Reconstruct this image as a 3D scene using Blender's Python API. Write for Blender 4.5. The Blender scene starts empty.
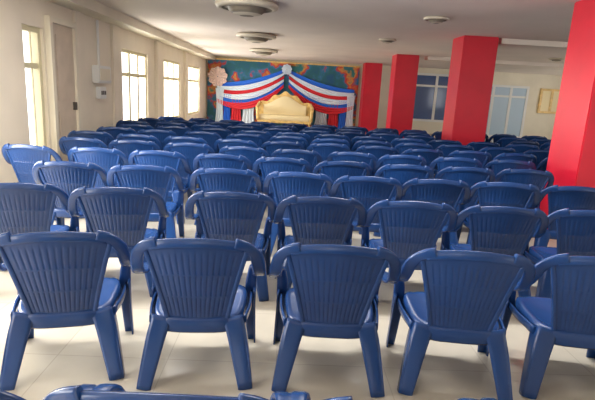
import bpy, bmesh, math, random
from mathutils import Vector, Matrix
random.seed(4)
S=bpy.context.scene
S.view_settings.view_transform='Standard'
COL=S.collection

# ---------------------------------------------------------------- materials
def mat(name,col,rough=.5,metal=0,bump=0,bscale=40,var=0,vscale=6,emit=None,es=0,spec=.5,coat=0,objvar=0):
    m=bpy.data.materials.new(name); m.use_nodes=True
    nt=m.node_tree; b=nt.nodes['Principled BSDF']
    b.inputs['Base Color'].default_value=(*col,1)
    b.inputs['Roughness'].default_value=rough
    b.inputs['Metallic'].default_value=metal
    b.inputs['Specular IOR Level'].default_value=spec
    b.inputs['Coat Weight'].default_value=coat
    tc=nt.nodes.new('ShaderNodeTexCoord')
    if var>0:
        n=nt.nodes.new('ShaderNodeTexNoise'); n.inputs['Scale'].default_value=vscale; n.inputs['Detail'].default_value=5
        r=nt.nodes.new('ShaderNodeValToRGB')
        r.color_ramp.elements[0].position=.3; r.color_ramp.elements[1].position=.7
        r.color_ramp.elements[0].color=(*[max(0,c*(1-var)) for c in col],1)
        r.color_ramp.elements[1].color=(*[min(1,c*(1+var)) for c in col],1)
        nt.links.new(tc.outputs['Object'],n.inputs['Vector'])
        nt.links.new(n.outputs['Fac'],r.inputs['Fac'])
        out=r.outputs['Color']
        if objvar>0:
            oi=nt.nodes.new('ShaderNodeObjectInfo'); hs=nt.nodes.new('ShaderNodeHueSaturation')
            mr=nt.nodes.new('ShaderNodeMapRange'); mr.inputs['To Min'].default_value=1-objvar; mr.inputs['To Max'].default_value=1+objvar
            nt.links.new(oi.outputs['Random'],mr.inputs['Value']); nt.links.new(mr.outputs['Result'],hs.inputs['Value'])
            nt.links.new(out,hs.inputs['Color']); out=hs.outputs['Color']
        nt.links.new(out,b.inputs['Base Color'])
    if bump>0:
        n2=nt.nodes.new('ShaderNodeTexNoise'); n2.inputs['Scale'].default_value=bscale
        bp=nt.nodes.new('ShaderNodeBump'); bp.inputs['Strength'].default_value=bump
        nt.links.new(tc.outputs['Object'],n2.inputs['Vector'])
        nt.links.new(n2.outputs['Fac'],bp.inputs['Height'])
        nt.links.new(bp.outputs['Normal'],b.inputs['Normal'])
    if emit:
        b.inputs['Emission Color'].default_value=(*emit,1); b.inputs['Emission Strength'].default_value=es
    return m

M_plastic=mat('blue_plastic',(0.010,0.045,0.165),.27,var=.15,vscale=3,bump=.03,bscale=120,objvar=.25)
M_wall=mat('cream_paint',(0.82,0.74,0.61),.6,var=.05,vscale=1.5,bump=.03)
M_wallb=mat('cream_paint_far',(0.80,0.74,0.60),.6,var=.06,vscale=1.5)
M_ceil=mat('ceiling_paint',(0.80,0.72,0.65),.7,var=.06,vscale=.8,bump=.02)
M_red=mat('red_paint',(0.62,0.012,0.035),.35,var=.08,vscale=2)
M_frame=mat('yellow_frame',(0.66,0.60,0.40),.5)
M_white=mat('white_paint',(0.8,0.8,0.78),.5)
M_dark=mat('dark_grey',(0.08,0.07,0.06),.5)
M_tan=mat('tan_door',(0.62,0.52,0.41),.5,var=.08,vscale=4)
M_glass=mat('tinted_glass',(0.03,0.08,0.24),.08,spec=.8)
M_glass2=mat('frosted_glass',(0.45,0.58,0.70),.3)
M_gold=mat('gold_satin',(0.80,0.55,0.20),.4,var=.2,vscale=8)
M_cream=mat('cream_satin',(0.90,0.76,0.46),.5)
M_cblue=mat('blue_cloth',(0.03,0.19,0.80),.6)
M_cwhite=mat('white_cloth',(0.76,0.85,0.95),.7)
M_cred=mat('red_cloth',(0.75,0.03,0.05),.6)
M_lampc=mat('lamp_cream',(0.62,0.56,0.45),.5)
M_lampd=mat('lamp_dark',(0.20,0.17,0.13),.5)
M_pink=mat('pink_cloth',(0.80,0.62,0.58),.8,var=.12,vscale=9)
M_added_tube=mat('tube_glow',(0.9,0.9,0.9),.5,emit=(1,.98,.94),es=6)  # glow of the added tubes above the front rows

def floor_mat():
    m=bpy.data.materials.new('polished_floor_tiles'); m.use_nodes=True
    nt=m.node_tree; b=nt.nodes['Principled BSDF']
    tc=nt.nodes.new('ShaderNodeTexCoord')
    br=nt.nodes.new('ShaderNodeTexBrick'); br.offset=0; br.inputs['Scale'].default_value=1
    br.inputs['Brick Width'].default_value=.6; br.inputs['Row Height'].default_value=.6
    br.inputs['Mortar Size'].default_value=.003
    br.inputs['Color1'].default_value=(.60,.55,.46,1); br.inputs['Color2'].default_value=(.64,.59,.49,1)
    br.inputs['Mortar'].default_value=(.50,.45,.38,1)
    n=nt.nodes.new('ShaderNodeTexNoise'); n.inputs['Scale'].default_value=3; n.inputs['Detail'].default_value=6
    mx=nt.nodes.new('ShaderNodeMixRGB'); mx.blend_type='MULTIPLY'; mx.inputs['Fac'].default_value=.3
    nt.links.new(tc.outputs['Object'],br.inputs['Vector']); nt.links.new(tc.outputs['Object'],n.inputs['Vector'])
    nt.links.new(br.outputs['Color'],mx.inputs['Color1']); nt.links.new(n.outputs['Fac'],mx.inputs['Color2'])
    nt.links.new(mx.outputs['Color'],b.inputs['Base Color'])
    b.inputs['Roughness'].default_value=.2
    return m
M_floor=floor_mat()

def mural_mat():
    m=bpy.data.materials.new('painted_backdrop'); m.use_nodes=True
    nt=m.node_tree; b=nt.nodes['Principled BSDF']; b.inputs['Roughness'].default_value=.7
    tc=nt.nodes.new('ShaderNodeTexCoord')
    n=nt.nodes.new('ShaderNodeTexNoise'); n.inputs['Scale'].default_value=1.5; n.inputs['Detail'].default_value=3
    r=nt.nodes.new('ShaderNodeValToRGB'); e=r.color_ramp.elements
    e[0].position=.30; e[0].color=(.015,.10,.22,1)
    e[1].position=.74; e[1].color=(.02,.14,.28,1)
    for p,c in((.42,(.02,.13,.16,1)),(.49,(.03,.16,.32,1)),(.54,(.50,.03,.03,1)),(.59,(.60,.26,.06,1)),(.64,(.03,.20,.18,1))):
        k=e.new(p); k.color=c
    nt.links.new(tc.outputs['Object'],n.inputs['Vector']); nt.links.new(n.outputs['Fac'],r.inputs['Fac'])
    nt.links.new(r.outputs['Color'],b.inputs['Base Color'])
    return m
M_mural=mural_mat()

# ---------------------------------------------------------------- mesh helpers
class MB:
    def __init__(s): s.bm=bmesh.new(); s.mats=[]
    def mi(s,m):
        if m not in s.mats: s.mats.append(m)
        return s.mats.index(m)
    def box(s,x0,x1,y0,y1,z0,z1,m,bev=0):
        i=s.mi(m); before=set(s.bm.faces)
        r=bmesh.ops.create_cube(s.bm,size=1)
        for v in r['verts']:
            v.co=Vector(((x0+x1)/2+v.co.x*(x1-x0),(y0+y1)/2+v.co.y*(y1-y0),(z0+z1)/2+v.co.z*(z1-z0)))
        if bev>0:
            ed=list({e for v in r['verts'] for e in v.link_edges})
            bmesh.ops.bevel(s.bm,geom=ed,offset=bev,segments=2,affect='EDGES')
        for f in s.bm.faces:
            if f not in before: f.material_index=i
    def sweep(s,P,A,T,m,sub=3,nsec=8,pw=.5):
        i=s.mi(m)
        P=[Vector(p) for p in P]; A=[Vector(a) for a in A]
        def cr(L,k,t):
            n=len(L); p0=L[max(k-1,0)];p1=L[k];p2=L[min(k+1,n-1)];p3=L[min(k+2,n-1)]
            return .5*((2*p1)+(p2-p0)*t+(2*p0-5*p1+4*p2-p3)*t*t+(3*p1-p0-3*p2+p3)*t*t*t)
        pts=[];aa=[];tt=[]
        for k in range(len(P)-1):
            for j in range(sub):
                t=j/sub; pts.append(cr(P,k,t)); aa.append(cr(A,k,t)); tt.append(T[k]*(1-t)+T[k+1]*t)
        pts.append(P[-1]); aa.append(A[-1]); tt.append(T[-1])
        rings=[]
        for k,p in enumerate(pts):
            d=(pts[min(k+1,len(pts)-1)]-pts[max(k-1,0)]).normalized()
            a=aa[k]; L=a.length; a=a-d*a.dot(d); a=a.normalized()*L
            b=d.cross(a).normalized()*tt[k]
            ring=[]
            for q in range(nsec):
                an=2*math.pi*(q+.5)/nsec; c=math.cos(an); sn=math.sin(an)
                c=math.copysign(abs(c)**pw,c); sn=math.copysign(abs(sn)**pw,sn)
                ring.append(s.bm.verts.new(p+a*c+b*sn))
            rings.append(ring)
        for k in range(len(rings)-1):
            for q in range(nsec):
                f=s.bm.faces.new((rings[k][q],rings[k][(q+1)%nsec],rings[k+1][(q+1)%nsec],rings[k+1][q]))
                f.material_index=i; f.smooth=True
        for r,rev in((rings[0],True),(rings[-1],False)):
            f=s.bm.faces.new(r[::-1] if rev else r); f.material_index=i
    def lathe(s,prof,cx,cy,m,n=36,mlist=None):
        rings=[]
        for (r,z) in prof:
            rings.append([s.bm.verts.new((cx+r*math.cos(2*math.pi*k/n),cy+r*math.sin(2*math.pi*k/n),z)) for k in range(n)])
        for k in range(len(rings)-1):
            i=s.mi(mlist[k] if mlist else m)
            for q in range(n):
                f=s.bm.faces.new((rings[k][q],rings[k][(q+1)%n],rings[k+1][(q+1)%n],rings[k+1][q]))
                f.material_index=i; f.smooth=True
    def grid(s,fn,nu,nv,m,skip=None,us=None,vs=None):
        i=s.mi(m)
        us=us or [k/nu for k in range(nu+1)]; vs=vs or [k/nv for k in range(nv+1)]
        V=[[s.bm.verts.new(fn(u,v)) for v in vs] for u in us]
        for a in range(len(us)-1):
            for b in range(len(vs)-1):
                if skip and skip(a,b): continue
                f=s.bm.faces.new((V[a][b],V[a+1][b],V[a+1][b+1],V[a][b+1])); f.material_index=i; f.smooth=True
    def mesh(s,name):
        bmesh.ops.recalc_face_normals(s.bm,faces=s.bm.faces[:])
        me=bpy.data.meshes.new(name); s.bm.to_mesh(me); s.bm.free()
        for m in s.mats: me.materials.append(m)
        return me
    def obj(s,name,loc=(0,0,0)):
        o=bpy.data.objects.new(name,s.mesh(name)); o.location=loc; COL.objects.link(o); return o

# ---------------------------------------------------------------- room constants
XL=-3.4; XR=12.0; YB=20.3; ZC=2.66; Y0=-3.0

b=MB(); b.box(XL-.2,XR+.2,Y0,YB+.2,-.1,0,M_floor); b.obj('floor')
b=MB(); b.box(XL-.2,XR+.2,Y0,YB+.2,ZC,ZC+.15,M_ceil)
b.obj('ceiling')

# left wall with window openings
wins=[(-1.5,1.5),(2.4,4.8),(6.42,6.95),(10.1,11.9),(13.4,15.4),(16.6,18.7)]
WB,WT=.45,2.12
b=MB(); ycur=Y0
for (a,c) in wins:
    b.box(XL-.2,XL,ycur,a,0,ZC,M_wall)
    b.box(XL-.2,XL,a,c,0,WB,M_wall); b.box(XL-.2,XL,a,c,WT,ZC,M_wall)
    ycur=c
b.box(XL-.2,XL,ycur,YB+.2,0,ZC,M_wall)
b.obj('wall_left')
for k,(a,c) in enumerate(wins):
    b=MB(); fx0,fx1=XL-.14,XL-.04
    m=M_frame
    b.box(fx0,fx1,a,a+.07,WB,WT,m); b.box(fx0,fx1,c-.07,c,WB,WT,m)
    b.box(fx0,fx1,a+.07,c-.07,WB,WB+.07,m); b.box(fx0,fx1,a+.07,c-.07,WT-.07,WT,m)
    n=1 if c-a<1 else 3
    for j in range(1,n):
        y=a+(c-a)*j/n; b.box(fx0+.01,fx1-.01,y-.05,y+.05,WB+.07,WT-.07,m)
    b.box(fx0+.015,fx1-.015,a+.07,c-.07,1.58,1.65,m)
    for j in range(int((c-a)/.2)):
        y=a+.14+j*.2; b.box(fx0+.04,fx0+.06,y,y+.018,WB+.07,WT-.07,m)
    b.obj('window_%d'%(k+1))

for (y0,y1,p) in ((7.9,8.2,.05),(9.5,9.9,.05),(12.5,12.9,.08),(15.85,16.2,.08)):
    b=MB(); b.box(XL,XL+p,y0,y1,0,ZC-.16,M_wall); b.obj('trim_%d'%int(y0*10))
b=MB()
b.box(XL+.001,XL+.08,7.0,7.08,0,2.3,M_wallb); b.box(XL+.001,XL+.08,7.78,7.86,0,2.3,M_wallb); b.box(XL+.001,XL+.08,7.08,7.78,2.22,2.3,M_wallb)
b.box(XL+.005,XL+.04,7.08,7.78,0.01,2.22,M_tan)
for z0,z1 in((.2,1.0),(1.15,2.08)):
    b.box(XL+.04,XL+.055,7.2,7.66,z0,z1,M_tan,bev=.006)
b.box(XL+.04,XL+.09,7.68,7.72,1.0,1.12,M_dark)
b.obj('door_1')
b=MB(); b.box(XL,XL+.35,Y0,YB,ZC-.16,ZC,M_wallb); b.obj('trim_2')
b=MB()
b.box(XL+.001,XL+.12,8.55,9.15,1.42,1.72,M_white,bev=.015)
b.box(XL+.12,XL+.13,8.62,9.08,1.47,1.67,M_wallb)
b.box(XL+.001,XL+.08,8.7,9.0,1.15,1.36,M_white,bev=.01)
for k in range(3): b.box(XL+.08,XL+.09,8.75+.08*k,8.79+.08*k,1.22,1.29,M_dark)
b.box(XL+.001,XL+.03,8.83,8.87,1.72,2.48,M_white)
b.obj('electrical_switch_box')

b=MB(); b.box(XL-.2,XR+.2,YB,YB+.2,0,ZC,M_wallb); b.obj('wall_back')
b=MB()  # unseen wall behind the camera, added to cut light on the chair backs
yr0,yr1=Y0-.2,Y0
for (a,c) in ((XL-.2,-1.0),(.6,6),(8,XR+.2)): b.box(a,c,yr0,yr1,0,ZC,M_wall)
for (a,c) in ((-1.0,.6),(6,8)): b.box(a,c,yr0,yr1,2.2,ZC,M_wall)
b.obj('wall_rear')
b=MB(); ycur=Y0
rw=[(-2,2.5),(4,8.5),(10,14),(15.5,19)]  # unseen window openings, added to let in light from the right
for (a,c) in rw:
    b.box(XR,XR+.2,ycur,a,0,ZC,M_wallb); b.box(XR,XR+.2,a,c,0,.7,M_wallb); b.box(XR,XR+.2,a,c,2.3,ZC,M_wallb); ycur=c
b.box(XR,XR+.2,ycur,YB,0,ZC,M_wallb)
b.obj('wall_right')
for k,(a,c) in enumerate(rw):
    b=MB()
    b.box(XR+.05,XR+.12,a,a+.06,.7,2.3,M_white); b.box(XR+.05,XR+.12,c-.06,c,.7,2.3,M_white)
    b.box(XR+.05,XR+.12,a+.06,c-.06,.7,.76,M_white); b.box(XR+.05,XR+.12,a+.06,c-.06,2.24,2.3,M_white)
    for j in range(1,4):
        y=a+(c-a)*j/4; b.box(XR+.06,XR+.11,y-.025,y+.025,.76,2.24,M_white)
    b.obj('window_%d'%(k+10))
def glazed(name,x0,x1,z0,z1,cols,hz,gm,fm=M_white):
    b=MB(); y1=YB-.002; y0=YB-.09
    b.box(x0,x0+.09,y0,y1,z0,z1,fm); b.box(x1-.09,x1,y0,y1,z0,z1,fm)
    b.box(x0+.09,x1-.09,y0,y1,z1-.09,z1,fm); b.box(x0+.09,x1-.09,y0,y1,z0,z0+.09,fm)
    for j in range(1,cols):
        x=x0+(x1-x0)*j/cols; b.box(x-.05,x+.05,y0+.01,y1,z0+.09,z1-.09,fm)
    for z in hz: b.box(x0+.09,x1-.09,y0+.02,y1,z-.04,z+.04,fm)
    b.box(x0+.09,x1-.09,YB-.05,YB-.01,z0+.09,z1-.09,gm)
    b.obj(name)
glazed('window_7',4.1,7.0,.5,2.45,3,(1.95,),M_glass)
glazed('door_2',7.7,9.9,0.0,2.15,3,(1.7,),M_glass2)
glazed('window_8',10.4,11.4,1.1,2.1,2,(),M_cream,M_gold)

colpos=[(3.27,5.6),(3.23,9.75),(3.05,14.75),(2.86,19.4)]
CW=.33
for (x,y) in colpos:
    b=MB(); cx=x+CW
    b.box(cx-CW,cx+CW,y-CW,y+CW,0,ZC,M_red,bev=.012)
    b.box(cx-CW-.015,cx+CW+.015,y-CW-.015,y+CW+.015,0,.10,M_red,bev=.008)
    b.obj('red_column')
for k,y in enumerate((9.75,14.75)):
    b=MB(); b.box(4.0,XR,y-.2,y+.2,ZC-.10,ZC,M_ceil); b.obj('trim_%d'%(3+k))

# ---------------------------------------------------------------- ceiling fixtures
def lamp(x,y,R,name,f=1.0):
    b=MB(); z=ZC
    prof=[(R*.55,0),(R*.97,-.02),(R,-.05),(R*.97,-.08),(R*.80,-.095),(R*.78,-.075),(R*.60,-.085),(R*.58,-.12),(R*.45,-.16),(R*.22,-.185),(.001,-.19)]
    prof=[(r,z+dz*f) for r,dz in prof]
    ml=[M_lampc,M_lampc,M_lampc,M_lampc,M_lampd,M_lampd,M_lampd,M_lampd,M_lampc,M_lampd]
    b.lathe(prof,x,y,M_lampc,mlist=ml); b.obj(name)
for (x,y) in ((-.66,7.25),(-.80,11.3),(-.86,15.5)): lamp(x,y,.45,'ceiling_lamp')
for (x,y) in ((2.15,7.6),(2.05,10.8),(6.9,12.9)): lamp(x,y,.19,'small_ceiling_lamp',.45)

# ---------------------------------------------------------------- stage backdrop with drapes
b=MB(); b.box(-3.35,2.8,YB-.14,YB-.10,0.0,2.52,M_mural)
b.box(-3.38,2.84,YB-.16,YB-.08,2.52,2.57,M_gold)
def swag(p0,p1,sag,w,m,off):
    def fn(u,v):
        x=p0[0]+(p1[0]-p0[0])*u; z=p0[1]+(p1[1]-p0[1])*u-4*sag*u*(1-u)
        ww=w*(.45+.6*4*u*(1-u))
        return Vector((x,YB-.2-off-.02*math.sin(v*math.pi*5)-.05*4*u*(1-u),z-ww*v))
    b.grid(fn,28,20,m)
def drape(x0,x1,z0,z1,m,off,nf=4):
    def fn(u,v):
        pinch=1-.25*math.sin(v*math.pi)
        x=(x0+x1)/2+(x1-x0)*(u-.5)*pinch
        return Vector((x,YB-.2-off-.03*math.sin(u*math.pi*2*nf),z0+(z1-z0)*v))
    b.grid(fn,32,12,m)
for sgn in(-1,1):
    cx=-.15
    A=(cx+sgn*2.8,1.62); C=(cx+sgn*.10,2.28)
    swag(A,C,.14,.22,M_cblue,.00)
    swag((A[0],A[1]-.12),(C[0],C[1]-.13),.20,.20,M_cwhite,.05)
    swag((A[0],A[1]-.25),(C[0],C[1]-.26),.26,.20,M_cred,.02)
    swag((A[0],A[1]-.37),(C[0],C[1]-.38),.30,.22,M_cwhite,.06)
    swag((A[0],A[1]-.50),(C[0],C[1]-.48),.34,.24,M_cblue,.03)
    swag((A[0],A[1]-.64),(C[0],C[1]-.60),.40,.26,M_cred,.07)
    drape(cx+sgn*2.5,cx+sgn*2.85,0,1.4,M_cwhite,.08)
    drape(cx+sgn*2.2,cx+sgn*2.55,0,1.2,M_cblue,.06)
    drape(cx+sgn*1.75,cx+sgn*2.25,0,1.0,M_cred,.04)
    drape(cx+sgn*1.2,cx+sgn*1.8,0,.95,M_cwhite,.02)
def rosette(cx,cz,R,m):
    def fn(u,v):
        a=u*2*math.pi; r=R*(.05+.95*v)*(1+.06*math.sin(a*9))
        return Vector((cx+r*math.cos(a),YB-.30-.05*math.sin(a*18)*v,cz+r*math.sin(a)))
    b.grid(fn,108,4,m)
rosette(-2.92,1.85,.38,M_pink)
rosette(-.15,2.28,.20,M_cwhite)
b.obj('stage_backdrop')

# ornate throne sofa
b=MB(); ty=YB-1.0
def oval(u,v):
    x=(u-.5)*2.1
    top=.95+.42*math.cos((u-.5)*math.pi)**2+.05*math.cos((u-.5)*math.pi*9)
    return Vector((x,ty+.32-.05*math.sin(v*math.pi),.45+(top-.45)*v))
b.grid(oval,40,10,M_gold)
def oval2(u,v):
    x=(u-.5)*1.7
    top=.88+.34*math.cos((u-.5)*math.pi)**2
    return Vector((x,ty+.25-.06*math.sin(v*math.pi),.5+(top-.5)*v))
b.grid(oval2,30,8,M_cream)
b.box(-1.0,1.0,ty-.35,ty+.3,.30,.50,M_cream,bev=.05)
b.box(-1.05,1.05,ty-.38,ty+.32,.20,.30,M_gold,bev=.02)
for sx in(-1,1):
    b.sweep([(sx*1.0,ty+.3,.95),(sx*1.08,ty+.05,.8),(sx*1.08,ty-.25,.76),(sx*1.05,ty-.38,.62),(sx*1.03,ty-.36,.3)],[(.06,0,0)]*5,[.05]*5,M_gold)
    for yy in(ty-.32,ty+.26): b.sweep([(sx*.95,yy,.22),(sx*1.0,yy,.1),(sx*.97,yy,0)],[(.04,0,0),(.03,0,0),(.04,0,0)],[.04,.03,.04],M_gold)
b.obj('ornate_sofa',(-.15,0,0))

# ---------------------------------------------------------------- chair
def chair_mesh():
    b=MB(); m=M_plastic
    def P(s,t,g=0):
        w=.135+.112*t**1.1
        x=s*w
        z=.275+.510*t-.035*s*s*t**3
        y=-.190-.110*t+.75*x*x+g
        return Vector((x,y,z))
    ns=15; N=ns*6
    def fl(s,t):
        edge=min(1,max(0,(.93-abs(s))/.06)); ver=min(1,max(0,(t-.14)/.03))*min(1,max(0,(.87-t)/.03))
        bar=0.0 if (abs(t-.39)<.012 or abs(t-.63)<.012) else 1.0
        g=max(0,math.cos(s*math.pi*ns))**3
        return .0045*edge*ver*bar*g
    us=[-1+2*k/N for k in range(N+1)]
    vs=[0,.1,.14,.17,.25,.32,.375,.38,.40,.405,.5,.56,.615,.62,.64,.645,.72,.8,.84,.87,.92,.96,1.0]
    b.grid(lambda s,t:P(s,t,fl(s,t)),0,0,m,None,us,vs)
    bmesh.ops.recalc_face_normals(b.bm,faces=b.bm.faces[:])
    bmesh.ops.solidify(b.bm,geom=b.bm.faces[:],thickness=.005)
    ss=[-.9,-.6,-.3,0,.3,.6,.9]
    b.sweep([P(s,1)+Vector((0,0,-.012)) for s in ss],[(0,.004,.024)]*7,[.011]*7,m)
    for sx in(-1,1):
        b.sweep([P(sx,t) for t in(0,.25,.5,.75,.95)],[(.012,0,0)]*5,[.009]*5,m)
        x=sx
        b.sweep([(x*.18,-.278,.768),(x*.222,-.268,.754),(x*.258,-.247,.727),(x*.284,-.215,.68),(x*.297,-.165,.605),(x*.302,-.09,.545),(x*.300,.03,.518),(x*.290,.125,.508),(x*.272,.17,.46),(x*.262,.18,.34),(x*.266,.20,.18),(x*.275,.225,0)],
                [(0,0,.026),(x*.008,0,.025),(x*.018,0,.019),(x*.028,0,.012),(x*.031,0,.006),(x*.032,0,0),(x*.032,0,0),(x*.030,0,0),(x*.028,0,0),(x*.034,0,0),(x*.03,0,0),(x*.025,0,0)],
                [.011,.011,.011,.011,.011,.011,.011,.012,.014,.010,.009,.008],m)
        b.sweep([(x*.285,.16,.36),(x*.29,.175,.2),(x*.297,.20,0)],[(0,.04,0),(0,.034,0),(0,.026,0)],[.006]*3,m)
        b.sweep([(x*.175,-.188,.35),(x*.198,-.215,.26),(x*.225,-.25,.13),(x*.25,-.285,0)],[(.052,0,0),(.048,0,0),(.042,0,0),(.035,0,0)],[.007]*4,m)
        b.sweep([(x*.222,-.150,.34),(x*.243,-.180,.26),(x*.264,-.222,.13),(x*.282,-.262,0)],[(0,.045,0),(0,.04,0),(0,.034,0),(0,.028,0)],[.006]*4,m)
        b.sweep([(x*.235,-.17,.325),(x*.262,0,.32),(x*.268,.18,.32)],[(0,0,.022)]*3,[.007]*3,m)
    i=b.mi(m); rings=[]; n=40
    def outline(a,k):
        c=math.cos(a); s_=math.sin(a); pw=.5
        ex=math.copysign(abs(c)**pw,c); ey=math.copysign(abs(s_)**pw,s_)
        hw=.236+.018*ey
        return ex*hw*k, .005+ey*.215*k
    for (k,z) in((.02,.335),(.3,.336),(.6,.342),(.85,.354),(.95,.362),(1.0,.355),(1.02,.335),(1.02,.28),(.995,.28),(.99,.33)):
        ring=[]
        for q in range(n):
            x,y=outline(2*math.pi*q/n,k)
            zz=z+(.012*(y/.25) if k<1.01 else 0)
            if y>.18 and k>.9: zz-=.008
            ring.append(b.bm.verts.new((x,y,zz)))
        rings.append(ring)
    for k in range(len(rings)-1):
        for q in range(n):
            f=b.bm.faces.new((rings[k][q],rings[k][(q+1)%n],rings[k+1][(q+1)%n],rings[k+1][q])); f.material_index=i; f.smooth=True
    f=b.bm.faces.new(rings[0]); f.material_index=i
    return b.mesh('plastic_armchair')
CM=chair_mesh()
def chair(x,dtop,rz=0):
    # x, dtop locate the centre of the backrest top; chair turned by rz about the vertical
    for cx,cy in colpos:
        if abs(x-cx-CW)<.68 and abs(dtop+.29-cy)<.66: return
    if x<XL+.45: return
    o=bpy.data.objects.new('plastic_armchair',CM)
    o.location=(x-.29*math.sin(rz),dtop+.29*math.cos(rz),0); o.rotation_euler=(0,0,rz); COL.objects.link(o)

for x in (-.90,-.267,.366,1.0): chair(x,.975,random.uniform(-.02,.02))
for x,r in ((-1.05,.24),(-.40,.07),(.268,-.02),(.915,-.10),(1.56,-.14),(2.2,-.1)): chair(x,2.13,r)
for x,r in ((-1.78,.22),(-1.13,.17),(-.36,.05),(.265,.02),(.895,-.06),(1.52,-.08),(2.15,-.12),(2.78,-.1)): chair(x,3.15+random.uniform(-.03,.03),r)
for x in (-1.87,-1.22,-.52,.118,.73,1.35,1.97,2.6): chair(x,4.1+random.uniform(-.04,.04),-.05*x+random.uniform(-.06,.06))
rows=[4.98,5.8,6.6,7.4,8.15,8.9,9.65,10.4]
for ri,d in enumerate(rows):
    off=random.uniform(-.25,.1)
    x=-2.6+off
    while x<7.3:
        chair(x+random.uniform(-.02,.02),d+random.uniform(-.06,.06),random.uniform(-.13,.13))
        x+=.66

# ---------------------------------------------------------------- light
w=bpy.data.worlds.new('sky'); S.world=w; w.use_nodes=True
bg=w.node_tree.nodes['Background']; bg.inputs['Color'].default_value=(1,.985,.965,1); bg.inputs['Strength'].default_value=3.1
def area(name,loc,rot,sx,sy,e,col=(1,1,1)):
    l=bpy.data.lights.new(name,'AREA'); l.shape='RECTANGLE'; l.size=sx; l.size_y=sy; l.energy=e; l.color=col
    o=bpy.data.objects.new(name,l); o.location=loc; o.rotation_euler=rot; COL.objects.link(o)
for k,(a,c) in enumerate(wins):
    if c-a<1: continue
    area('window_daylight',(XL-.35,(a+c)/2,1.35),(0,-math.pi/2,0),1.5,c-a,(200,340,0,130,130,170)[k],(1,.985,.95))
for (x,y,e_) in ((-1.3,3.4,60),(1.3,3.4,60),(-1.3,5.6,32),(1.3,5.6,32)):  # out-of-view tubes, added to brighten the seats from above
    b=MB()
    b.box(x-.62,x+.62,y-.04,y+.04,ZC-.05,ZC,M_white,bev=.008)
    b.sweep([(x-.6,y,ZC-.075),(x,y,ZC-.075),(x+.6,y,ZC-.075)],[(0,.018,0)]*3,[.018]*3,M_added_tube,pw=1)
    for e in(-.6,.6): b.box(x+e-.02,x+e+.02,y-.025,y+.025,ZC-.10,ZC-.04,M_white)
    b.obj('tube_light')
    area('tube_glow',(x,y,ZC-.12),(0,0,0),1.2,.10,e_,(1,.98,.95))

# ---------------------------------------------------------------- camera
cam=bpy.data.cameras.new('camera'); co=bpy.data.objects.new('camera',cam); COL.objects.link(co)
cam.sensor_width=36; cam.lens=480/595*36; cam.clip_start=.02
th=math.radians(12.86); yaw=math.radians(1.62); ph=.055
fwd=Vector((math.sin(yaw)*math.cos(th),math.cos(yaw)*math.cos(th),-math.sin(th)))
wr=Vector((math.cos(yaw),-math.sin(yaw),0)); wu=wr.cross(fwd)
R=wr*math.cos(ph)+wu*math.sin(ph); U=-wr*math.sin(ph)+wu*math.cos(ph)
mt=Matrix((R,U,-fwd)).transposed().to_4x4(); mt.translation=Vector((0,0,1.485))
co.matrix_world=mt
S.camera=co
